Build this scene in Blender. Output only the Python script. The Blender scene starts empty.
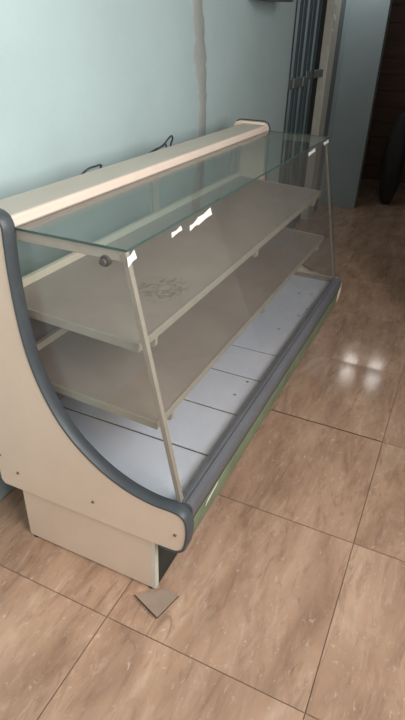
import bpy, bmesh, math, random
from mathutils import Vector, Matrix
random.seed(4)
S = bpy.context.scene
COL = S.collection

# ------------------------------------------------------------------ helpers
def lin(c):
    c = c / 255.0
    return c / 12.92 if c <= 0.04045 else ((c + 0.055) / 1.055) ** 2.4
def rgb(r, g, b): return (lin(r), lin(g), lin(b), 1.0)

def mat(name, col, rough=0.5, metal=0.0, var=0.12, scale=14.0, bump=0.0, spec=0.5, dark=None, stretch=None):
    m = bpy.data.materials.new(name); m.use_nodes = True
    nt = m.node_tree; N = nt.nodes; L = nt.links
    b = N['Principled BSDF']
    b.inputs['Roughness'].default_value = rough
    b.inputs['Metallic'].default_value = metal
    b.inputs['Specular IOR Level'].default_value = spec
    tc = N.new('ShaderNodeTexCoord'); mp = N.new('ShaderNodeMapping')
    if stretch: mp.inputs['Scale'].default_value = stretch
    L.new(tc.outputs['Object'], mp.inputs['Vector'])
    nz = N.new('ShaderNodeTexNoise'); nz.inputs['Scale'].default_value = scale
    nz.inputs['Detail'].default_value = 6; nz.inputs['Roughness'].default_value = 0.65
    L.new(mp.outputs[0], nz.inputs['Vector'])
    rp = N.new('ShaderNodeValToRGB')
    rp.color_ramp.elements[0].position = 0.32; rp.color_ramp.elements[1].position = 0.7
    d = dark or tuple(c * (1 - var) for c in col[:3]) + (1,)
    rp.color_ramp.elements[0].color = d
    rp.color_ramp.elements[1].color = tuple(min(1, c * (1 + var * .5)) for c in col[:3]) + (1,)
    L.new(nz.outputs['Fac'], rp.inputs['Fac'])
    L.new(rp.outputs['Color'], b.inputs['Base Color'])
    if bump:
        bp = N.new('ShaderNodeBump'); bp.inputs['Strength'].default_value = bump; bp.inputs['Distance'].default_value = .01
        L.new(nz.outputs['Fac'], bp.inputs['Height']); L.new(bp.outputs[0], b.inputs['Normal'])
    return m

def glass_mat(name, tint, dust, rough=0.01, dustcol=(0.42, 0.40, 0.37, 1)):
    """pane glass: mirror reflection by Fresnel over clear transmission, with a patchy film of dust"""
    m = bpy.data.materials.new(name); m.use_nodes = True
    nt = m.node_tree; N = nt.nodes; L = nt.links
    N.remove(N['Principled BSDF']); out = N['Material Output']
    geo = N.new('ShaderNodeNewGeometry')
    ior = N.new('ShaderNodeMapRange')            # equal reflection on both faces of the pane
    ior.inputs['To Min'].default_value = 1.45; ior.inputs['To Max'].default_value = 1 / 1.45
    L.new(geo.outputs['Backfacing'], ior.inputs['Value'])
    fr = N.new('ShaderNodeFresnel'); L.new(ior.outputs[0], fr.inputs['IOR'])
    tr = N.new('ShaderNodeBsdfTransparent'); tr.inputs['Color'].default_value = tint
    gl = N.new('ShaderNodeBsdfGlossy'); gl.inputs['Roughness'].default_value = rough
    mx = N.new('ShaderNodeMixShader')
    L.new(fr.outputs[0], mx.inputs['Fac']); L.new(tr.outputs[0], mx.inputs[1]); L.new(gl.outputs[0], mx.inputs[2])
    df = N.new('ShaderNodeBsdfDiffuse'); df.inputs['Color'].default_value = dustcol
    tc = N.new('ShaderNodeTexCoord'); nz = N.new('ShaderNodeTexNoise')
    nz.inputs['Scale'].default_value = 3.5; nz.inputs['Detail'].default_value = 7; nz.inputs['Roughness'].default_value = .7
    L.new(tc.outputs['Object'], nz.inputs['Vector'])
    mr = N.new('ShaderNodeMapRange'); mr.inputs['From Min'].default_value = .3; mr.inputs['From Max'].default_value = .75
    mr.inputs['To Min'].default_value = dust * .55; mr.inputs['To Max'].default_value = dust * 1.5
    L.new(nz.outputs['Fac'], mr.inputs['Value'])
    m2 = N.new('ShaderNodeMixShader')
    L.new(mr.outputs[0], m2.inputs['Fac']); L.new(mx.outputs[0], m2.inputs[1]); L.new(df.outputs[0], m2.inputs[2])
    L.new(m2.outputs[0], out.inputs['Surface'])
    return m

def emis(name, col, strength):
    m = bpy.data.materials.new(name); m.use_nodes = True
    b = m.node_tree.nodes['Principled BSDF']
    b.inputs['Base Color'].default_value = col
    b.inputs['Emission Color'].default_value = col
    b.inputs['Emission Strength'].default_value = strength
    return m

def box(bm, x0, x1, y0, y1, z0, z1, mi=0):
    vs = [bm.verts.new((x, y, z)) for x in (x0, x1) for y in (y0, y1) for z in (z0, z1)]
    fs = []
    for f in ((0, 1, 3, 2), (4, 6, 7, 5), (0, 4, 5, 1), (2, 3, 7, 6), (0, 2, 6, 4), (1, 5, 7, 3)):
        q = bm.faces.new([vs[i] for i in f]); q.material_index = mi; fs.append(q)
    return vs, fs

def extrude_y(bm, prof, y0, y1, mi=0):
    """closed (x,z) outline made solid between two y planes"""
    a = [bm.verts.new((x, y0, z)) for x, z in prof]; b = [bm.verts.new((x, y1, z)) for x, z in prof]
    n = len(prof)
    bm.faces.new(a).material_index = mi; bm.faces.new(list(reversed(b))).material_index = mi
    for i in range(n):
        j = (i + 1) % n
        bm.faces.new((a[i], b[i], b[j], a[j])).material_index = mi

def prism(bm, quad, normal, t, mi_edge=0):
    """slab: polygon 'quad' given thickness t along normal"""
    nrm = Vector(normal).normalized() * t
    a = [bm.verts.new(Vector(p)) for p in quad]; b = [bm.verts.new(Vector(p) + nrm) for p in quad]
    n = len(quad)
    bm.faces.new(a); bm.faces.new(list(reversed(b)))
    for i in range(n):
        j = (i + 1) % n
        bm.faces.new((a[i], b[i], b[j], a[j])).material_index = mi_edge

def cyl(bm, p0, p1, r0, r1=None, seg=20):
    r1 = r0 if r1 is None else r1
    p0, p1 = Vector(p0), Vector(p1); d = (p1 - p0).normalized()
    u = d.orthogonal().normalized(); v = d.cross(u)
    A = []; B = []
    for k in range(seg):
        a = 2 * math.pi * k / seg; w = u * math.cos(a) + v * math.sin(a)
        A.append(bm.verts.new(p0 + w * r0)); B.append(bm.verts.new(p1 + w * r1))
    bm.faces.new(list(reversed(A))); bm.faces.new(B)
    for k in range(seg):
        j = (k + 1) % seg
        bm.faces.new((A[k], A[j], B[j], B[k]))

def tube(bm, pts, r, seg=8):
    pts = [Vector(p) for p in pts]; rings = []
    for i, p in enumerate(pts):
        d = (pts[min(i + 1, len(pts) - 1)] - pts[max(i - 1, 0)]).normalized()
        u = d.cross(Vector((0, 0, 1)))
        u = u.normalized() if u.length > 1e-3 else Vector((1, 0, 0)); v = d.cross(u)
        rings.append([bm.verts.new(p + (u * math.cos(2 * math.pi * k / seg) + v * math.sin(2 * math.pi * k / seg)) * r) for k in range(seg)])
    for a, b in zip(rings, rings[1:]):
        for k in range(seg):
            j = (k + 1) % seg
            bm.faces.new((a[k], a[j], b[j], b[k]))
    bm.faces.new(list(reversed(rings[0]))); bm.faces.new(rings[-1])

def lathe(bm, prof, c, seg=32):
    """(r,z) outline turned about a vertical axis"""
    rings = []
    for r, z in prof:
        rings.append([bm.verts.new((c[0] + r * math.cos(2 * math.pi * k / seg), c[1] + r * math.sin(2 * math.pi * k / seg), c[2] + z)) for k in range(seg)])
    for a, b in zip(rings, rings[1:]):
        for k in range(seg):
            j = (k + 1) % seg
            bm.faces.new((a[k], a[j], b[j], b[k]))
    bm.faces.new(list(reversed(rings[0]))); bm.faces.new(rings[-1])

def catmull(P, n=8, closed=False):
    out = []
    for i in range(len(P) - 1):
        p0 = P[max(i - 1, 0)]; p1 = P[i]; p2 = P[i + 1]; p3 = P[min(i + 2, len(P) - 1)]
        for k in range(n):
            t = k / n
            out.append(tuple(0.5 * ((2 * b) + (-a + c) * t + (2 * a - 5 * b + 4 * c - d) * t * t + (-a + 3 * b - 3 * c + d) * t ** 3)
                             for a, b, c, d in zip(p0, p1, p2, p3)))
    out.append(tuple(P[-1])); return out

def obj(name, bm, mats, parent=None, bevel=0.0, smooth=False, seg=2):
    bmesh.ops.recalc_face_normals(bm, faces=bm.faces)
    me = bpy.data.meshes.new(name); bm.to_mesh(me); bm.free()
    for m in (mats if isinstance(mats, (list, tuple)) else [mats]): me.materials.append(m)
    o = bpy.data.objects.new(name, me); COL.objects.link(o)
    if parent is not None: o.parent = parent
    if smooth:
        for p in me.polygons: p.use_smooth = True
        me.set_sharp_from_angle(angle=math.radians(40))
    if bevel:
        b = o.modifiers.new('bevel', 'BEVEL'); b.width = bevel; b.segments = seg; b.limit_method = 'ANGLE'; b.angle_limit = math.radians(40)
    return o
def boxes(name, specs, m, parent=None, bevel=0.0):
    bm = bmesh.new()
    for s in specs: box(bm, *s)
    return obj(name, bm, m, parent, bevel)
def empty(name, loc, label, cat, group=None):
    o = bpy.data.objects.new(name, None); COL.objects.link(o); o.location = loc
    o.empty_display_size = .1
    o['label'] = label; o['category'] = cat
    if group: o['group'] = group
    return o
def tag(o, label, cat, group=None):
    o['label'] = label; o['category'] = cat
    if group: o['group'] = group
    return o
def struct(o):
    o['kind'] = 'structure'; return o

# ------------------------------------------------------------------ materials
def wall_material(name, col, low):
    m = mat(name, col, rough=.55, var=.07, scale=2.2, spec=.35)
    nt = m.node_tree; N = nt.nodes; L = nt.links; b = N['Principled BSDF']
    tc = N.new('ShaderNodeTexCoord')
    n1 = N.new('ShaderNodeTexNoise'); n1.inputs['Scale'].default_value = 9; n1.inputs['Detail'].default_value = 8
    L.new(tc.outputs['Object'], n1.inputs['Vector'])
    bp = N.new('ShaderNodeBump'); bp.inputs['Strength'].default_value = .12; bp.inputs['Distance'].default_value = .02
    L.new(n1.outputs['Fac'], bp.inputs['Height']); L.new(bp.outputs[0], b.inputs['Normal'])
    # a few small scuffs and nail holes
    v = N.new('ShaderNodeTexVoronoi'); v.inputs['Scale'].default_value = 3.1
    L.new(tc.outputs['Object'], v.inputs['Vector'])
    mr = N.new('ShaderNodeMapRange'); mr.inputs['From Min'].default_value = .018; mr.inputs['From Max'].default_value = .04
    mr.inputs['To Min'].default_value = .55; mr.inputs['To Max'].default_value = 0
    L.new(v.outputs['Distance'], mr.inputs['Value'])
    mx = N.new('ShaderNodeMix'); mx.data_type = 'RGBA'; mx.inputs['B'].default_value = low
    src = b.inputs['Base Color'].links[0].from_socket
    L.new(mr.outputs[0], mx.inputs['Factor']); L.new(src, mx.inputs['A']); L.new(mx.outputs['Result'], b.inputs['Base Color'])
    return m
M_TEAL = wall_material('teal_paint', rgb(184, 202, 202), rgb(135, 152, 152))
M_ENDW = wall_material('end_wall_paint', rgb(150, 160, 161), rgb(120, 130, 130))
M_PLAIN = mat('room_plaster', rgb(128, 124, 118), .7, var=.05, scale=3)
M_CEIL = mat('ceiling_paint', rgb(150, 148, 142), .8, var=.04, scale=2)
M_PATCH = mat('raw_plaster', rgb(165, 168, 164), .85, var=.14, scale=10, bump=.3)
M_BROWN = mat('brown_boards', rgb(104, 76, 62), .55, var=.25, scale=3, stretch=(1, 1, 7))
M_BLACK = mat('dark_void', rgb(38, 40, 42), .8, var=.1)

def floor_material():
    m = bpy.data.materials.new('beige_streaked_tile'); m.use_nodes = True
    nt = m.node_tree; N = nt.nodes; L = nt.links; b = N['Principled BSDF']
    tc = N.new('ShaderNodeTexCoord'); geo = N.new('ShaderNodeNewGeometry')
    off = N.new('ShaderNodeVectorMath'); off.operation = 'MULTIPLY_ADD'
    comb = N.new('ShaderNodeCombineXYZ')
    for i in range(3): L.new(geo.outputs['Random Per Island'], comb.inputs[i])
    L.new(comb.outputs[0], off.inputs[0]); off.inputs[1].default_value = (37, 53, 11)
    L.new(tc.outputs['Object'], off.inputs[2])
    mp = N.new('ShaderNodeMapping'); mp.inputs['Rotation'].default_value = (0, 0, math.radians(-9)); mp.inputs['Scale'].default_value = (3.4, .85, 1)
    L.new(off.outputs[0], mp.inputs['Vector'])
    def noise(scale, det, rough, dist, src):
        n = N.new('ShaderNodeTexNoise'); n.inputs['Scale'].default_value = scale; n.inputs['Detail'].default_value = det
        n.inputs['Roughness'].default_value = rough; n.inputs['Distortion'].default_value = dist
        L.new(src, n.inputs['Vector']); return n.outputs['Fac']
    def ramp(src, els):
        r = N.new('ShaderNodeValToRGB')
        while len(r.color_ramp.elements) < len(els): r.color_ramp.elements.new(.5)
        for e, (p, c) in zip(r.color_ramp.elements, els): e.position = p; e.color = c
        L.new(src, r.inputs['Fac']); return r.outputs['Color']
    def mix(a, bb, fac):
        x = N.new('ShaderNodeMix'); x.data_type = 'RGBA'
        L.new(fac, x.inputs['Factor']); L.new(a, x.inputs['A'])
        if isinstance(bb, tuple): x.inputs['B'].default_value = bb
        else: L.new(bb, x.inputs['B'])
        return x.outputs['Result']
    def mask(src, a, c, hi):
        r = N.new('ShaderNodeMapRange'); r.inputs['From Min'].default_value = a; r.inputs['From Max'].default_value = c
        r.inputs['To Max'].default_value = hi; L.new(src, r.inputs['Value']); return r.outputs[0]
    base = ramp(noise(2.2, 9, .62, .5, mp.outputs[0]),
                [(.28, rgb(156, 124, 104)), (.46, rgb(186, 151, 127)), (.60, rgb(200, 165, 140)), (.78, rgb(220, 190, 165))])
    mp3 = N.new('ShaderNodeMapping'); mp3.inputs['Rotation'].default_value = (0, 0, math.radians(-12)); mp3.inputs['Scale'].default_value = (4.6, 1.05, 1)
    L.new(off.outputs[0], mp3.inputs['Vector'])
    fine = mask(noise(5.0, 9, .72, .8, mp3.outputs[0]), .50, .68, .50)
    col = mix(base, rgb(132, 101, 83), fine)
    pale = mask(noise(6.3, 8, .7, .6, mp3.outputs[0]), .54, .70, .42)
    col = mix(col, rgb(224, 198, 178), pale)
    streak = mask(noise(7.5, 6, .7, 1.0, mp.outputs[0]), .58, .70, .50)
    col = mix(col, rgb(122, 92, 75), streak)
    mp2 = N.new('ShaderNodeMapping'); mp2.inputs['Rotation'].default_value = (0, 0, math.radians(-14)); mp2.inputs['Scale'].default_value = (2.0, 1.0, 1)
    L.new(off.outputs[0], mp2.inputs['Vector'])
    speck = mask(noise(34, 5, .75, .6, mp2.outputs[0]), .60, .70, .60)
    col = mix(col, rgb(234, 216, 198), speck)
    dirt = mask(noise(1.6, 5, .6, 0, tc.outputs['Object']), .50, .72, .22)
    col = mix(col, rgb(110, 88, 74), dirt)
    L.new(col, b.inputs['Base Color'])
    rr = N.new('ShaderNodeMapRange'); rr.inputs['To Min'].default_value = .07; rr.inputs['To Max'].default_value = .15
    L.new(noise(5, 4, .6, 0, tc.outputs['Object']), rr.inputs['Value']); L.new(rr.outputs[0], b.inputs['Roughness'])
    b.inputs['Specular IOR Level'].default_value = .32
    return m
M_TILE = floor_material()
M_GROUT = mat('brown_grout', rgb(150, 122, 104), .9, var=.2, scale=30)

M_CREAM = mat('cream_laminate', rgb(232, 207, 186), .42, var=.05, scale=4)
M_CREAM2 = mat('cream_metal', rgb(214, 203, 184), .4, var=.06, scale=8)
M_TOP = mat('cream_top_board', rgb(198, 191, 178), .5, var=.08, scale=6, stretch=(1, .4, 1))
M_LIP = mat('pink_cream_edge', rgb(226, 205, 190), .45, var=.05, scale=8)
M_TRIM = mat('slate_rubber_trim', rgb(74, 79, 83), .45, var=.12, scale=20)
M_TRIM2 = mat('grey_bumper', rgb(104, 105, 110), .45, var=.16, scale=16, stretch=(1, .3, 1))
M_GREEN = mat('sage_green_metal', rgb(122, 138, 108), .5, var=.16, scale=9, dark=rgb(104, 116, 94))
M_DECK = mat('white_deck_metal', rgb(224, 229, 243), .4, var=.06, scale=7)
M_SEAM = mat('dark_seam', rgb(60, 52, 48), .8)
M_ALU = mat('dull_aluminium', rgb(154, 146, 133), .45, metal=.1, var=.1, scale=18)
M_RAIL = mat('shelf_rail', rgb(168, 160, 147), .5, var=.08, scale=20)
M_DARK = mat('dark_plinth_board', rgb(46, 52, 48), .7, var=.2)
M_WHITE = mat('white_paint_edge', rgb(222, 218, 206), .5, var=.05)
M_SCREW = mat('rusty_screw', rgb(128, 112, 100), .5, metal=.5, var=.2, scale=80)
M_RUBBER = mat('black_rubber', rgb(44, 42, 42), .6, var=.1)
M_TAPE = mat('torn_white_tape', rgb(222, 220, 216), .7, var=.05, scale=50)
M_GEDGE = mat('green_glass_edge', rgb(70, 92, 88), .25, var=.2, scale=30)
M_PEG = mat('peg_plastic', rgb(170, 160, 146), .6, var=.1)
M_SCRAP = mat('brown_scrap', rgb(166, 144, 128), .8, var=.12, scale=20)
M_CABLE = mat('dark_cable', rgb(58, 60, 64), .55, var=.1)
M_SLAT = mat('gate_slat', rgb(82, 96, 100), .45, metal=.3, var=.15, scale=10, stretch=(1, 1, .2))
M_BAND = mat('gate_band', rgb(128, 136, 134), .45, metal=.3, var=.1)
M_JAMB = mat('door_frame_paint', rgb(206, 203, 190), .5, var=.1, scale=10)
M_JAMB2 = mat('door_frame_grey', rgb(118, 122, 122), .55, var=.1, scale=10)
M_BOX = mat('grey_box', rgb(92, 104, 106), .5, var=.08)
M_BUNDLE = mat('dark_cloth', rgb(48, 46, 42), .8, var=.3, scale=9)

def shelf_material(name):
    m = mat(name, rgb(158, 144, 134), .6, var=.14, scale=5)
    nt = m.node_tree; N = nt.nodes; L = nt.links; b = N['Principled BSDF']
    tc = N.new('ShaderNodeTexCoord')
    # finger-drawn smear in the dust, one spot near the glass
    mp = N.new('ShaderNodeMapping'); mp.inputs['Location'].default_value = (-.385, -.375, 0)
    mp.vector_type = 'TEXTURE'; mp.inputs['Location'].default_value = (.385, .375, .833); mp.inputs['Scale'].default_value = (.085, .11, .2)
    L.new(tc.outputs['Object'], mp.inputs['Vector'])
    g = N.new('ShaderNodeTexGradient'); g.gradient_type = 'SPHERICAL'; L.new(mp.outputs[0], g.inputs['Vector'])
    sm = N.new('ShaderNodeMapping'); sm.inputs['Scale'].default_value = (1, .55, 1); sm.inputs['Rotation'].default_value = (0, 0, .5)
    L.new(tc.outputs['Object'], sm.inputs['Vector'])
    w = N.new('ShaderNodeTexNoise'); w.inputs['Scale'].default_value = 30; w.inputs['Detail'].default_value = 2; w.inputs['Distortion'].default_value = 2.5
    L.new(sm.outputs[0], w.inputs['Vector'])
    r1 = N.new('ShaderNodeMapRange'); r1.inputs['From Max'].default_value = .45; L.new(g.outputs['Fac'], r1.inputs['Value'])
    r2 = N.new('ShaderNodeMapRange'); r2.inputs['From Min'].default_value = .47; r2.inputs['From Max'].default_value = .60; r2.inputs['To Max'].default_value = .55
    L.new(w.outputs['Fac'], r2.inputs['Value'])
    mu = N.new('ShaderNodeMath'); mu.operation = 'MULTIPLY'; L.new(r1.outputs[0], mu.inputs[0]); L.new(r2.outputs[0], mu.inputs[1])
    mx = N.new('ShaderNodeMix'); mx.data_type = 'RGBA'; mx.inputs['B'].default_value = rgb(92, 78, 68)
    src = b.inputs['Base Color'].links[0].from_socket
    L.new(mu.outputs[0], mx.inputs['Factor']); L.new(src, mx.inputs['A']); L.new(mx.outputs['Result'], b.inputs['Base Color'])
    return m
M_SHELF = shelf_material('dusty_shelf')
M_GLASS = glass_mat('dusty_front_glass', (.98, .985, .98, 1), .04)
M_GTOP = glass_mat('counter_top_glass', (.85, .90, .885, 1), .055)
M_GDOOR = glass_mat('back_door_glass', (.88, .92, .92, 1), .10)

# ------------------------------------------------------------------ the room
XW, XR, YN, YE, YB, ZC = -.14, 2.2, -3.2, 4.75, 6.2, 2.95
T, OX, OY = .6001, 1.0653, .4743
bm = bmesh.new()
g = .0013; tilt = .0029
for i in range(-3, 5):
    for j in range(-7, 11):
        x0, x1 = OX + i * T + g, OX + (i + 1) * T - g
        y0, y1 = OY + j * T + g, OY + (j + 1) * T - g
        if x1 < XW - .15 or x0 > XR or y1 < YN or y0 > YB + .1: continue
        x0, x1, y0, y1 = max(x0, XW - .15), min(x1, XR), max(y0, YN), min(y1, YB + .1)
        a = b_ = 0.0
        if i == -1 and j == 1: a, b_ = tilt, -tilt        # two slightly uneven tiles
        if i == -1 and j == 2: a, b_ = -tilt, tilt
        vs = [bm.verts.new(p) for p in ((x0, y0, a), (x1, y0, a), (x1, y1, b_), (x0, y1, b_))]
        f = bm.faces.new(vs)
bot = [bm.verts.new(p) for p in ((XW - .15, YN, -.0030), (XR, YN, -.0030), (XR, YB + .1, -.0030), (XW - .15, YB + .1, -.0030))]
f = bm.faces.new(bot); f.material_index = 1
fl = struct(obj('floor', bm, [M_TILE, M_GROUT]))

# left wall with the gated doorway (y 3.13 .. 4.28)
GY0, GY1, GZ = 3.13, 4.30, 2.15
wl = struct(boxes('wall_left', [(XW - .15, XW, YN, GY0, 0, ZC), (XW - .15, XW, GY1, YB, 0, ZC), (XW - .15, XW, GY0, GY1, GZ, ZC)], M_TEAL))
struct(boxes('wall_right', [(XR, XR + .15, YN, -1.35, 0, ZC), (XR, XR + .15, .65, YB, 0, ZC), (XR, XR + .15, -1.35, .65, 0, 1.20), (XR, XR + .15, -1.35, .65, 2.80, ZC)], M_PLAIN))
struct(boxes('added_window_2', [(XR, XR + .08, -1.35, -1.29, 1.20, 2.80), (XR, XR + .08, .59, .65, 1.20, 2.80), (XR, XR + .08, -.38, -.32, 1.20, 2.80), (XR, XR + .08, -1.35, .65, 1.20, 1.26), (XR, XR + .08, -1.35, .65, 2.74, 2.80)], M_JAMB2))  # window added out of view as the source of the side light
struct(boxes('ceiling', [(XW - .15, XR + .15, YN, YB, ZC, ZC + .1)], M_CEIL))
# shop front, open to the street behind the camera
struct(boxes('wall_near', [(XW - .15, .1, YN - .15, YN, 0, ZC), (2.0, XR + .15, YN - .15, YN, 0, ZC), (.1, 2.0, YN - .15, YN, 2.6, ZC)], M_PLAIN))
# half-height partition added out of view on the right to shade the far end
struct(boxes('added_partition', [(1.25, XR, 1.95, 2.05, 0, 2.0)], M_PLAIN))
# end wall: a strip beside the corner, then a wide opening into the dark back room
DX0, DX1 = .19, 1.9
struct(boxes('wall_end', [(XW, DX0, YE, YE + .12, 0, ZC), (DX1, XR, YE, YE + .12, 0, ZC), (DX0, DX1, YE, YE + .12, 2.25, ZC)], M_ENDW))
bm = bmesh.new()
box(bm, XW - .15, XR + .15, YB + .03, YB + .15, 0, ZC)
for k in range(18):                                  # horizontal boards with open joints
    z0 = k * ZC / 18; box(bm, XW, XR, YB, YB + .03, z0 + .004, z0 + ZC / 18 - .004)
struct(obj('wall_back', bm, M_BROWN))
# unseen glowing two-pane window added in the back room for the floor reflections
w = bmesh.new()
for xc in (.275, .648):
    for s in (-1, 1): box(w, xc + s * .10 - .015, xc + s * .10 + .015, YB - .04, YB, 2.575, 2.725); box(w, xc - .115, xc + .115, YB - .04, YB, 2.65 + s * .07 - .012, 2.65 + s * .07 + .012)
win = struct(obj('added_window_1', w, M_JAMB2))
p = bmesh.new()
for xc in (.275, .648): box(p, xc - .085, xc + .085, YB - .02, YB - .012, 2.592, 2.708)
obj('pane', p, emis('added_glow_pane', (1, .97, .92, 1), 16.0), win)

# plaster patch where a chase in the wall was filled
cl = [(1.645, 1.80), (1.66, 1.60), (1.69, 1.48), (1.705, 1.37), (1.735, 1.25), (1.745, 1.12), (1.75, .6), (1.74, 0.0)]
cl = [(1.62, ZC)] + cl
wd = [.05, .052, .056, .05, .062, .045, .04, .045, .05]
bm = bmesh.new(); cc = catmull([(a, b, c) for (a, b), c in zip(cl, wd)], 6)
rows = []
for y, z, h in cc:
    h *= random.uniform(.85, 1.15)
    rows.append([bm.verts.new((XW + e, y + s * h, z)) for e, s in ((0, -1), (.004, -.8), (.005, 0), (.004, .8), (0, 1))])
for a, b in zip(rows, rows[1:]):
    for k in range(4): bm.faces.new((a[k], a[k + 1], b[k + 1], b[k]))
struct(obj('trim_1', bm, M_PATCH, smooth=True))

# gated doorway in the left wall
bm = bmesh.new()
box(bm, XW - .10, XW + .022, GY1 - .20, GY1, 0, GZ); box(bm, XW - .10, XW + .022, GY0, GY1, GZ - .07, GZ)
d = struct(obj('door_1', bm, M_JAMB, bevel=.006))
bm = bmesh.new(); box(bm, XW - .02, XW + .010, GY1, GY1 + .22, 0, GZ + .05)
obj('outer_jamb', bm, M_JAMB2, d, bevel=.004)
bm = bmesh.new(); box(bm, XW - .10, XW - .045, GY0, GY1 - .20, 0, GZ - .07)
obj('dark_infill', bm, M_BLACK, d)  # dark sheet, its colour standing in for the unlit opening
bm = bmesh.new(); box(bm, XW - .045, XW - .005, 3.60, GY1 - .20, 1.20, 1.255)
obj('lock_rail', bm, M_BAND, d, bevel=.004)
for zz in (1.70, 1.62, 1.60, 1.53):
    bm = bmesh.new(); y_ = GY1 - .19 + (.03 if zz == 1.60 else 0)
    cyl(bm, (XW + .021, y_, zz), (XW + .026, y_, zz), .014, seg=10); cyl(bm, (XW + .026, y_, zz), (XW + .030, y_, zz), .007, seg=8)
    obj('rivet', bm, M_WHITE, d)
gt = empty('folding_gate', (XW, 3.4, 0), 'folded dark grey metal gate of tall narrow slats in the doorway beyond the counter', 'gate')
def gchild(name, bm, m, parent=gt, bevel=0.0):
    for v in bm.verts: v.co -= gt.location
    return obj(name, bm, m, parent, bevel)
ys = [3.135, 3.255, 3.375, 3.495, 3.615, 3.735]
for k, y in enumerate(ys):
    dx = 0 if k % 2 else -.006
    bm = bmesh.new(); x0 = XW - .030 + dx
    extrude_z = [(x0, y), (x0 + .018, y + .008), (x0 + .030, y + .022), (x0 + .030, y + .052), (x0 + .018, y + .066), (x0, y + .074)]
    a = [bm.verts.new((px, py, .02)) for px, py in extrude_z]; b = [bm.verts.new((px, py, GZ - .08)) for px, py in extrude_z]
    bm.faces.new(a); bm.faces.new(list(reversed(b)))
    for i in range(6): bm.faces.new((a[i], b[i], b[(i + 1) % 6], a[(i + 1) % 6]))
    gchild('slat', bm, M_SLAT)
    if k < 4:
        bm = bmesh.new(); box(bm, XW - .028 + dx, XW + .004 + dx, y + .004, y + .105, 1.16, 1.225)
        gchild('hinge_plate', bm, M_BAND, bevel=.004)
bm = bmesh.new(); box(bm, XW - .044, XW - .037, 3.135, 3.83, .02, GZ - .08)
gchild('backing_sheet', bm, mat('gate_backing', rgb(44, 54, 58), .6))

# wall-mounted box at the top of the left wall
bx = empty('wall_box', (XW, 2.40, 1.640), 'grey box fixed high on the teal wall, right of the plaster strip', 'box')
bm = bmesh.new(); box(bm, .001, .16, -.17, .17, 0, .30); obj('housing', bm, M_BOX, bx, bevel=.012)
bm = bmesh.new(); box(bm, .16, .168, -.15, .15, .02, .28); obj('cover', bm, M_BOX, bx, bevel=.004)

# dark bundle in the back-room doorway
bm = bmesh.new()
bmesh.ops.create_icosphere(bm, subdivisions=4, radius=1)
for v in bm.verts:
    c = v.co
    k = 1 + .07 * math.sin(5 * c.x + 3 * c.z) * math.cos(4 * c.y - 2 * c.z)
    v.co = Vector((c.x * .11 * k, c.y * .11 * k, max(-.985, c.z) * .42 * (1 + .1 * (c.z > .6)) + .4137))
bu = obj('cloth_bundle', bm, M_BUNDLE, smooth=True); bu.location = (.44, 5.1, .0)
tag(bu, 'dark rounded bundle standing in the shadow of the back room', 'bundle')

# ------------------------------------------------------------------ the display counter
CASE = empty('display_counter', (0, 0, 0), 'long cream shop display counter with glass front, two dusty shelves and green kick strip', 'display counter')
LEN = 1.85; PT = .035
front = [(.60, .234), (.628, .238), (.648, .256), (.657, .295), (.659, .335), (.653, .368), (.636, .385), (.606, .389), (.565, .388), (.516, .394), (.462, .409),
         (.405, .436), (.352, .473), (.305, .517), (.262, .575), (.226, .648), (.200, .727), (.185, .810), (.178, .900), (.176, .985), (.178, 1.055),
         (.179, 1.082), (.172, 1.101), (.156, 1.111), (.135, 1.113)]
curve = catmull(front, 5)
prof = [(0.012, .226)] + curve + [(.03, 1.113), (.008, 1.105), (0, 1.085), (0, .24)]

def end_panel(y0, outer):
    bm = bmesh.new(); extrude_y(bm, prof, y0, y0 + PT)
    e = obj('end_panel', bm, M_CREAM, CASE, bevel=.002)
    # rubber edge strip following the front outline
    path = catmull([(.575, .2335)] + front + [(.09, 1.113), (.03, 1.113), (.008, 1.104), (.0, 1.085)], 5)
    if outer < 0: a0, a1 = y0 - .003, y0 + PT + .001
    else: a0, a1 = y0 + PT - .010, y0 + PT + .003; path = [p for p in path if not (p[0] > .5)]
    bm = bmesh.new(); rows = []
    for i, (x, z) in enumerate(path):
        x0, z0 = path[max(i - 1, 0)]; x1, z1 = path[min(i + 1, len(path) - 1)]
        n = Vector((z1 - z0, -(x1 - x0))).normalized()
        h = .006
        prof2 = [(-.003, a0), (h * .5, a0), (h, a0 + .004), (h, a1 - .004), (h * .5, a1), (-.003, a1)]
        rows.append([bm.verts.new((x + n.x * q, y, z + n.y * q)) for q, y in prof2])
    for a, b in zip(rows, rows[1:]):
        for k in range(6):
            j = (k + 1) % 6
            bm.faces.new((a[k], b[k], b[j], a[j]))
    bm.faces.new(rows[0]); bm.faces.new(list(reversed(rows[-1])))
    t = obj('edge_trim', bm, M_TRIM, e, smooth=True)
    t['label'] = 'slate grey rubber edge trim'
    for x, z in ((.015, .347), (.077, .298), (.355, .303), (.624, .302)):
        yy = y0 if outer < 0 else y0 + PT
        bm = bmesh.new()
        cyl(bm, (x, yy - .001 * outer, z), (x, yy + outer * .003, z), .0055, .004, 14)
        box(bm, x - .0035, x + .0035, yy + outer * .0024, yy + outer * .0036, z - .0007, z + .0007)
        obj('screw', bm, M_SCREW, e)
    return e
end_panel(0, -1)
end_panel(LEN - PT, 1)
YI0, YI1 = PT, LEN - PT

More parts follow.
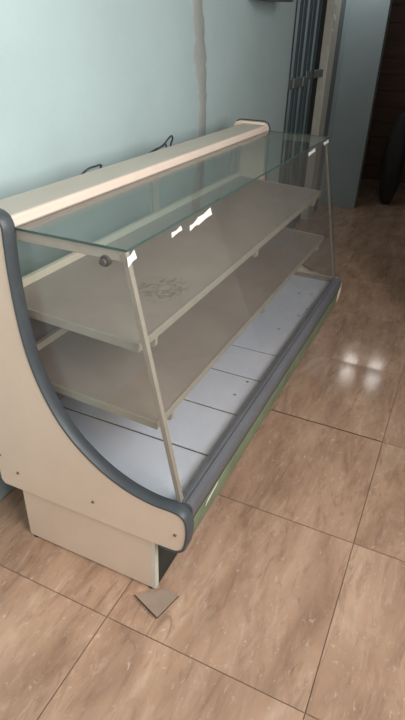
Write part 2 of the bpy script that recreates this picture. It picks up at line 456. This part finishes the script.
# top board with rounded front lip
bm = bmesh.new(); box(bm, .055, .17, YI0, YI1, 1.074, 1.103)
tb = obj('top_board', bm, M_TOP, CASE, bevel=.002)
bm = bmesh.new(); extrude_y(bm, [(.1702, 1.072), (.177, 1.074), (.179, 1.078), (.179, 1.097), (.177, 1.102), (.1702, 1.104)], YI0, YI1)
obj('front_lip', bm, M_LIP, tb, bevel=.0015)
bm = bmesh.new(); box(bm, .166, .1775, YI0, YI1, 1.062, 1.072)
obj('lip_channel', bm, mat('brown_channel', rgb(120, 100, 90), .6), tb)  # brown strip below the front lip

# lower body
bm = bmesh.new(); box(bm, .02, .60, YI0, YI1, .235, .345)
obj('body_tray', bm, M_CREAM2, CASE, bevel=.004)
bm = bmesh.new(); box(bm, .0, .02, YI0, YI1, .235, .79)
bp_ = obj('back_panel', bm, mat('grey_back', rgb(140, 136, 128), .6, var=.1), CASE)
# deck plates with open seams
seams = [YI0, .262, .493, .727, .934, YI1]
for a, b in zip(seams, seams[1:]):
    bm = bmesh.new()
    box(bm, .022, .608, a + .004, b - (.004 if b < YI1 else .0), .352, .374)
    obj('deck_plate', bm, M_DECK, CASE, bevel=.002)
bm = bmesh.new(); box(bm, .024, .606, YI0, YI1, .346, .3705)
obj('deck_underlay', bm, M_SEAM, CASE)
M_SPOT = mat('rust_spots', rgb(140, 118, 100), .8)
for x, y in ((.50, 1.58), (.57, 1.33), (.53, 1.16), (.56, 1.60), (.585, 1.42), (.55, .60), (.56, .70)):
    bm = bmesh.new(); cyl(bm, (x, y, .3735), (x, y, .3748), .006, seg=10); obj('rust_spot', bm, M_SPOT, CASE)
# bumper along the front
bm = bmesh.new(); extrude_y(bm, [(.609, .345), (.609, .392), (.613, .398), (.622, .400), (.630, .400), (.632, .396), (.636, .396), (.638, .400), (.650, .398), (.657, .390), (.659, .378), (.659, .352), (.655, .345)], YI0, YI1)
obj('bumper', bm, M_TRIM2, CASE, smooth=True)['label'] = 'grey front bumper strip'
bm = bmesh.new(); box(bm, .612, .656, YI0, YI1, .338, .345)
obj('bumper_groove', bm, M_RUBBER, CASE)
bm = bmesh.new(); extrude_y(bm, [(.640, .338), (.651, .338), (.653, .330), (.648, .252), (.643, .235), (.632, .235), (.632, .241), (.638, .243), (.642, .256)], YI0, YI1)
va = obj('kick_strip', bm, M_GREEN, CASE, smooth=True); va['label'] = 'sage green front strip'
bm = bmesh.new(); prism(bm, [(.6525, .135, .30), (.6525, .215, .315), (.6525, .225, .322), (.6525, .15, .314)], (1, 0, -.03), .0012)
obj('scrape', bm, M_WHITE, va)

# plinth
PX0, PX1, PZ = .065, .5505, .219
bm = bmesh.new(); box(bm, PX0, PX1 - .012, .015, .033, .006, PZ)
pl = obj('plinth_board', bm, M_CREAM, CASE, bevel=.0015)
bm = bmesh.new(); box(bm, PX1 - .012, PX1, .0145, .0335, .006, PZ)
obj('edge_band', bm, M_WHITE, pl)
bm = bmesh.new(); box(bm, PX0, PX1, LEN - .033, LEN - .015, .006, PZ)
obj('plinth_board', bm, M_CREAM, CASE, bevel=.0015)
bm = bmesh.new(); box(bm, PX1 - .018, PX1 - .0015, .0335, LEN - .033, .006, PZ + .009)
obj('kick_board', bm, M_DARK, CASE)
bm = bmesh.new(); box(bm, PX0, PX0 + .015, .033, LEN - .033, .006, PZ + .009)
obj('plinth_back', bm, M_DARK, CASE)
bm = bmesh.new(); box(bm, PX0, PX1, .02, LEN - .02, PZ, .2352); obj('plinth_top', bm, M_DARK, CASE)  # dark slab, its colour gives the shadow line under the end panel
for x in (.085, .53):
    for y in (.030, LEN - .030):
        bm = bmesh.new(); cyl(bm, (x, y, 0), (x, y, .007), .016, .014); obj('foot', bm, M_RUBBER, CASE)

# shelves
def shelf(xf, z, x_post):
    bm = bmesh.new(); box(bm, .06, xf - .004, .065, YI1 - .03, z - .006, z - .001)
    s = obj('shelf', bm, M_SHELF, CASE)
    bm = bmesh.new(); box(bm, xf - .004, xf, .062, YI1 - .027, z - .022, z + .002); obj('front_rail', bm, M_RAIL, s, bevel=.001)
    for y in (.060, YI1 - .030):
        bm = bmesh.new(); box(bm, .06, xf, y, y + .005, z - .022, z + .002); obj('end_rail', bm, M_RAIL, s, bevel=.001)
    bm = bmesh.new(); box(bm, .046, .06, .062, YI1 - .027, z - .008, z + .022); obj('back_rail', bm, M_CREAM2, s, bevel=.001)
    for y in (.15, .90, 1.70):
        bm = bmesh.new()
        extrude_y(bm, [(xf - .013, z - .006), (xf - .001, z - .022), (xf - .001, z - .045), (xf - .007, z - .052), (xf - .015, z - .052), (xf - .03, z - .012)], y - .006, y + .006)
        obj('bracket', bm, M_PEG, s, bevel=.0015)
    # the shelf leans a little down towards the front
    P = Matrix.Translation((xf, 0, z))
    s.matrix_basis = P @ Matrix.Rotation(.050, 4, 'Y') @ P.inverted()
    return s
shelf(.493, .833, None)
shelf(.540, .6146, None)

# glazing
GX0, GZ0, GX1, GZ1 = .4864, 1.0725, .6266, .403      # front pane line: top, bottom
n = Vector((GZ0 - GZ1, 0, GX1 - GX0)).normalized()   # outward normal of the front pane
YG0, YG1 = .0475, 1.822
bm = bmesh.new()
prism(bm, [(GX0, YG0, GZ0), (GX0, YG1, GZ0), (GX1, YG1, GZ1), (GX1, YG0, GZ1)], -n, .005, 0)
fg = obj('front_glass', bm, [M_GLASS, M_GEDGE], CASE)
bm = bmesh.new(); box(bm, .178, .489, .030, YG1, 1.0735, 1.0795)
for f in bm.faces:
    if abs(f.normal.z) < .5: pass
bm.normal_update()
for f in bm.faces:
    if abs(f.normal.z) < .5: f.material_index = 1
tg = obj('top_glass', bm, [M_GTOP, M_GEDGE], CASE)
def side_glass(y0):
    pts = [(x, z) for x, z in curve if z > .386 and x < .62 and z < 1.07 and not (x > .6 and z < .39)]
    poly = [(x + .001, z + .002) for x, z in pts] + [(.19, 1.068), (GX0 - .004, 1.068), (GX1 - .012, .403)]
    bm = bmesh.new(); extrude_y(bm, poly, y0, y0 + .005)
    return obj('side_glass', bm, M_GLASS, CASE)
side_glass(YI0 + .004); side_glass(YI1 - .009)
def corner_post(y0, y1, inset=.006, wdt=.016):
    bm = bmesh.new()
    a = [(GX0 - inset, 1.066), (GX0 - inset - wdt, 1.066), (GX1 - inset - wdt, .395), (GX1 - inset, .395)]
    extrude_y(bm, a, y0, y1)
    return obj('corner_post', bm, M_ALU, CASE, bevel=.001)
corner_post(YI0 - .003, YI0 + .0122, inset=.0, wdt=.014)
corner_post(YI1 - .011, YI1 - .001, wdt=.010)
for y0 in (YI0 + .0005, YI1 - .013):
    bm = bmesh.new(); box(bm, .182, GX0 - .002, y0, y0 + .012, 1.047, 1.0735)
    obj('top_rail', bm, M_RAIL, CASE, bevel=.0015)
bm = bmesh.new(); box(bm, .10, .612, YI1 - .013, YI1 - .001, .374, .392); obj('bottom_rail', bm, M_ALU, CASE)
# glass clamp knob at the near corner
bm = bmesh.new(); cyl(bm, (.431, YI0 + .004, 1.043), (.431, YI0 - .006, 1.043), .013); cyl(bm, (.431, YI0 - .006, 1.043), (.431, YI0 - .016, 1.043), .009, .008)
kb = obj('clamp_knob', bm, mat('grey_knob', rgb(84, 80, 76), .5), CASE, bevel=.0015); kb['label'] = 'small dark glass clamp knob'

# torn bits of white tape left on the top of the front pane
def tape(y0, y1, h, off, slant):
    def P(y, s): return Vector((GX0 + (GX1 - GX0) * s, y, GZ0 + (GZ1 - GZ0) * s)) + n * .0004
    q = [P(y0, off + slant), P(y0 + (y1 - y0) * .45, off + slant * .4 + .006), P(y1, off), P(y1 + .004, off + h), P(y0 + (y1 - y0) * .6, off + h * .85 + slant * .5), P(y0 - .003, off + h + slant)]
    bm = bmesh.new(); prism(bm, q, n, .0008); obj('tape_scrap', bm, M_TAPE, fg)
tape(.030, .062, .030, .004, .012)
tape(.232, .282, .018, .012, .006)
tape(.328, .372, .020, .022, .008)
tape(.375, .462, .030, .008, .010)
tape(1.46, 1.56, .022, .010, .006)
tape(1.72, 1.80, .022, .004, .002)

# sliding back doors
for k, (y0, y1, x0) in enumerate(((YI0 + .004, .96, .024), (.93, YI1 - .004, .038))):
    dr = bmesh.new(); box(dr, x0 + .003, x0 + .007, y0 + .03, y1 - .03, .835, 1.055)
    dd = obj('back_door', dr, M_GDOOR, CASE)
    for ya, yb in ((y0, y0 + .035), (y1 - .035, y1)):
        bm = bmesh.new(); box(bm, x0, x0 + .010, ya, yb, .812, 1.072); obj('stile', bm, M_ALU, dd, bevel=.001)
    bm = bmesh.new(); box(bm, x0, x0 + .010, y0, y1, .812, .835); box(bm, x0, x0 + .010, y0, y1, 1.055, 1.072); obj('door_rail', bm, M_ALU, dd)
bm = bmesh.new(); box(bm, .0, .045, YI0, YI1, .79, .811); obj('door_track', bm, M_RAIL, CASE)

# ------------------------------------------------------------------ loose things
bm = bmesh.new()
pts = [(-.015, .30, 1.02), (-.008, .45, 1.035), (.0, .53, 1.075), (.018, .555, 1.098), (.02, .59, 1.1005), (.018, .63, 1.098), (-.005, .66, 1.07), (-.012, .75, 1.03), (-.01, .88, 1.05),
       (.02, .96, 1.088), (.035, 1.02, 1.108), (.03, 1.07, 1.123), (.018, 1.12, 1.127), (.004, 1.155, 1.110), (-.012, 1.172, 1.075), (-.015, 1.25, 1.03), (-.015, 1.80, 1.02), (-.05, 1.90, .8), (-.08, 1.92, .3), (-.09, 1.95, .005)]
tube(bm, catmull(pts, 6), .0034)
pts = [(-.008, .88, 1.052), (.028, .95, 1.096), (.036, 1.01, 1.104), (.03, 1.05, 1.106), (.01, 1.09, 1.085), (-.01, 1.12, 1.05)]
tube(bm, catmull(pts, 6), .0028)
tag(obj('power_cable', bm, M_CABLE, smooth=True), 'thin dark cable looping up behind the back edge of the counter top', 'cable')

bm = bmesh.new()
prism(bm, [(.505, -.034, .001), (.603, -.070, .001), (.624, .026, .001), (.575, .030, .001), (.556, .010, .001)], (0, 0, 1), .007, 1)
for v in bm.verts:
    if v.co.y < -.03: v.co.z += .006
tag(obj('floor_scrap', bm, [M_SCRAP, mat('scrap_edge', rgb(84, 64, 54), .8)]), 'flat brown scrap of board on the floor at the near plinth corner', 'scrap')

# ------------------------------------------------------------------ light
W = bpy.data.worlds.new('street_sky'); S.world = W; W.use_nodes = True
bg = W.node_tree.nodes['Background']; bg.inputs['Color'].default_value = (.75, .88, 1, 1); bg.inputs['Strength'].default_value = .6
def area(name, loc, rot, sx, sy, power, col):
    l = bpy.data.lights.new(name, 'AREA'); l.shape = 'RECTANGLE'; l.size = sx; l.size_y = sy; l.energy = power; l.color = col
    o = bpy.data.objects.new(name, l); COL.objects.link(o); o.location = loc; o.rotation_euler = rot
    return o
area('shop_front_daylight', (1.05, YN + .02, 1.45), (math.radians(90), 0, 0), 1.85, 2.3, 10, (1, .97, .93))
area('added_window_light', (XR - .01, -.35, 2.0), (math.radians(90), 0, math.radians(90)), 1.95, 1.5, 72, (1, .98, .95))  # main light, set at the added side window
# unseen lamp added over the far doorway to brighten the end wall
area('added_lamp_light', (.03, 4.42, 2.30), (0, 0, 0), .12, .3, 3.2, (.92, .97, 1))
lm = empty('added_lamp', (.03, 4.42, 2.31), 'small added lamp, out of view above the gated doorway at the far end', 'lamp')
bm = bmesh.new(); box(bm, -.07, .07, -.16, .16, 0, .05); obj('housing', bm, M_WHITE, lm, bevel=.01)
bm = bmesh.new(); box(bm, -.1705, -.07, -.03, .03, .01, .04); obj('wall_arm', bm, M_WHITE, lm)

# ------------------------------------------------------------------ camera
cam = bpy.data.cameras.new('camera'); co = bpy.data.objects.new('camera', cam); COL.objects.link(co)
co.location = (1.0916, -.9018, 1.4762)
co.rotation_euler = (1.0272, -.0299, .4391)
cam.sensor_fit = 'VERTICAL'; cam.sensor_height = 36.0; cam.lens = 540.05 * 36.0 / 720.0
cam.clip_start = .02
S.camera = co
S.view_settings.view_transform = 'Standard'; S.view_settings.look = 'None'
S.view_settings.exposure = 0.25; S.view_settings.gamma = 1.0; S.view_settings.use_curve_mapping = False
S.cycles.max_bounces = 10; S.cycles.transparent_max_bounces = 24
S.cycles.use_denoising = True
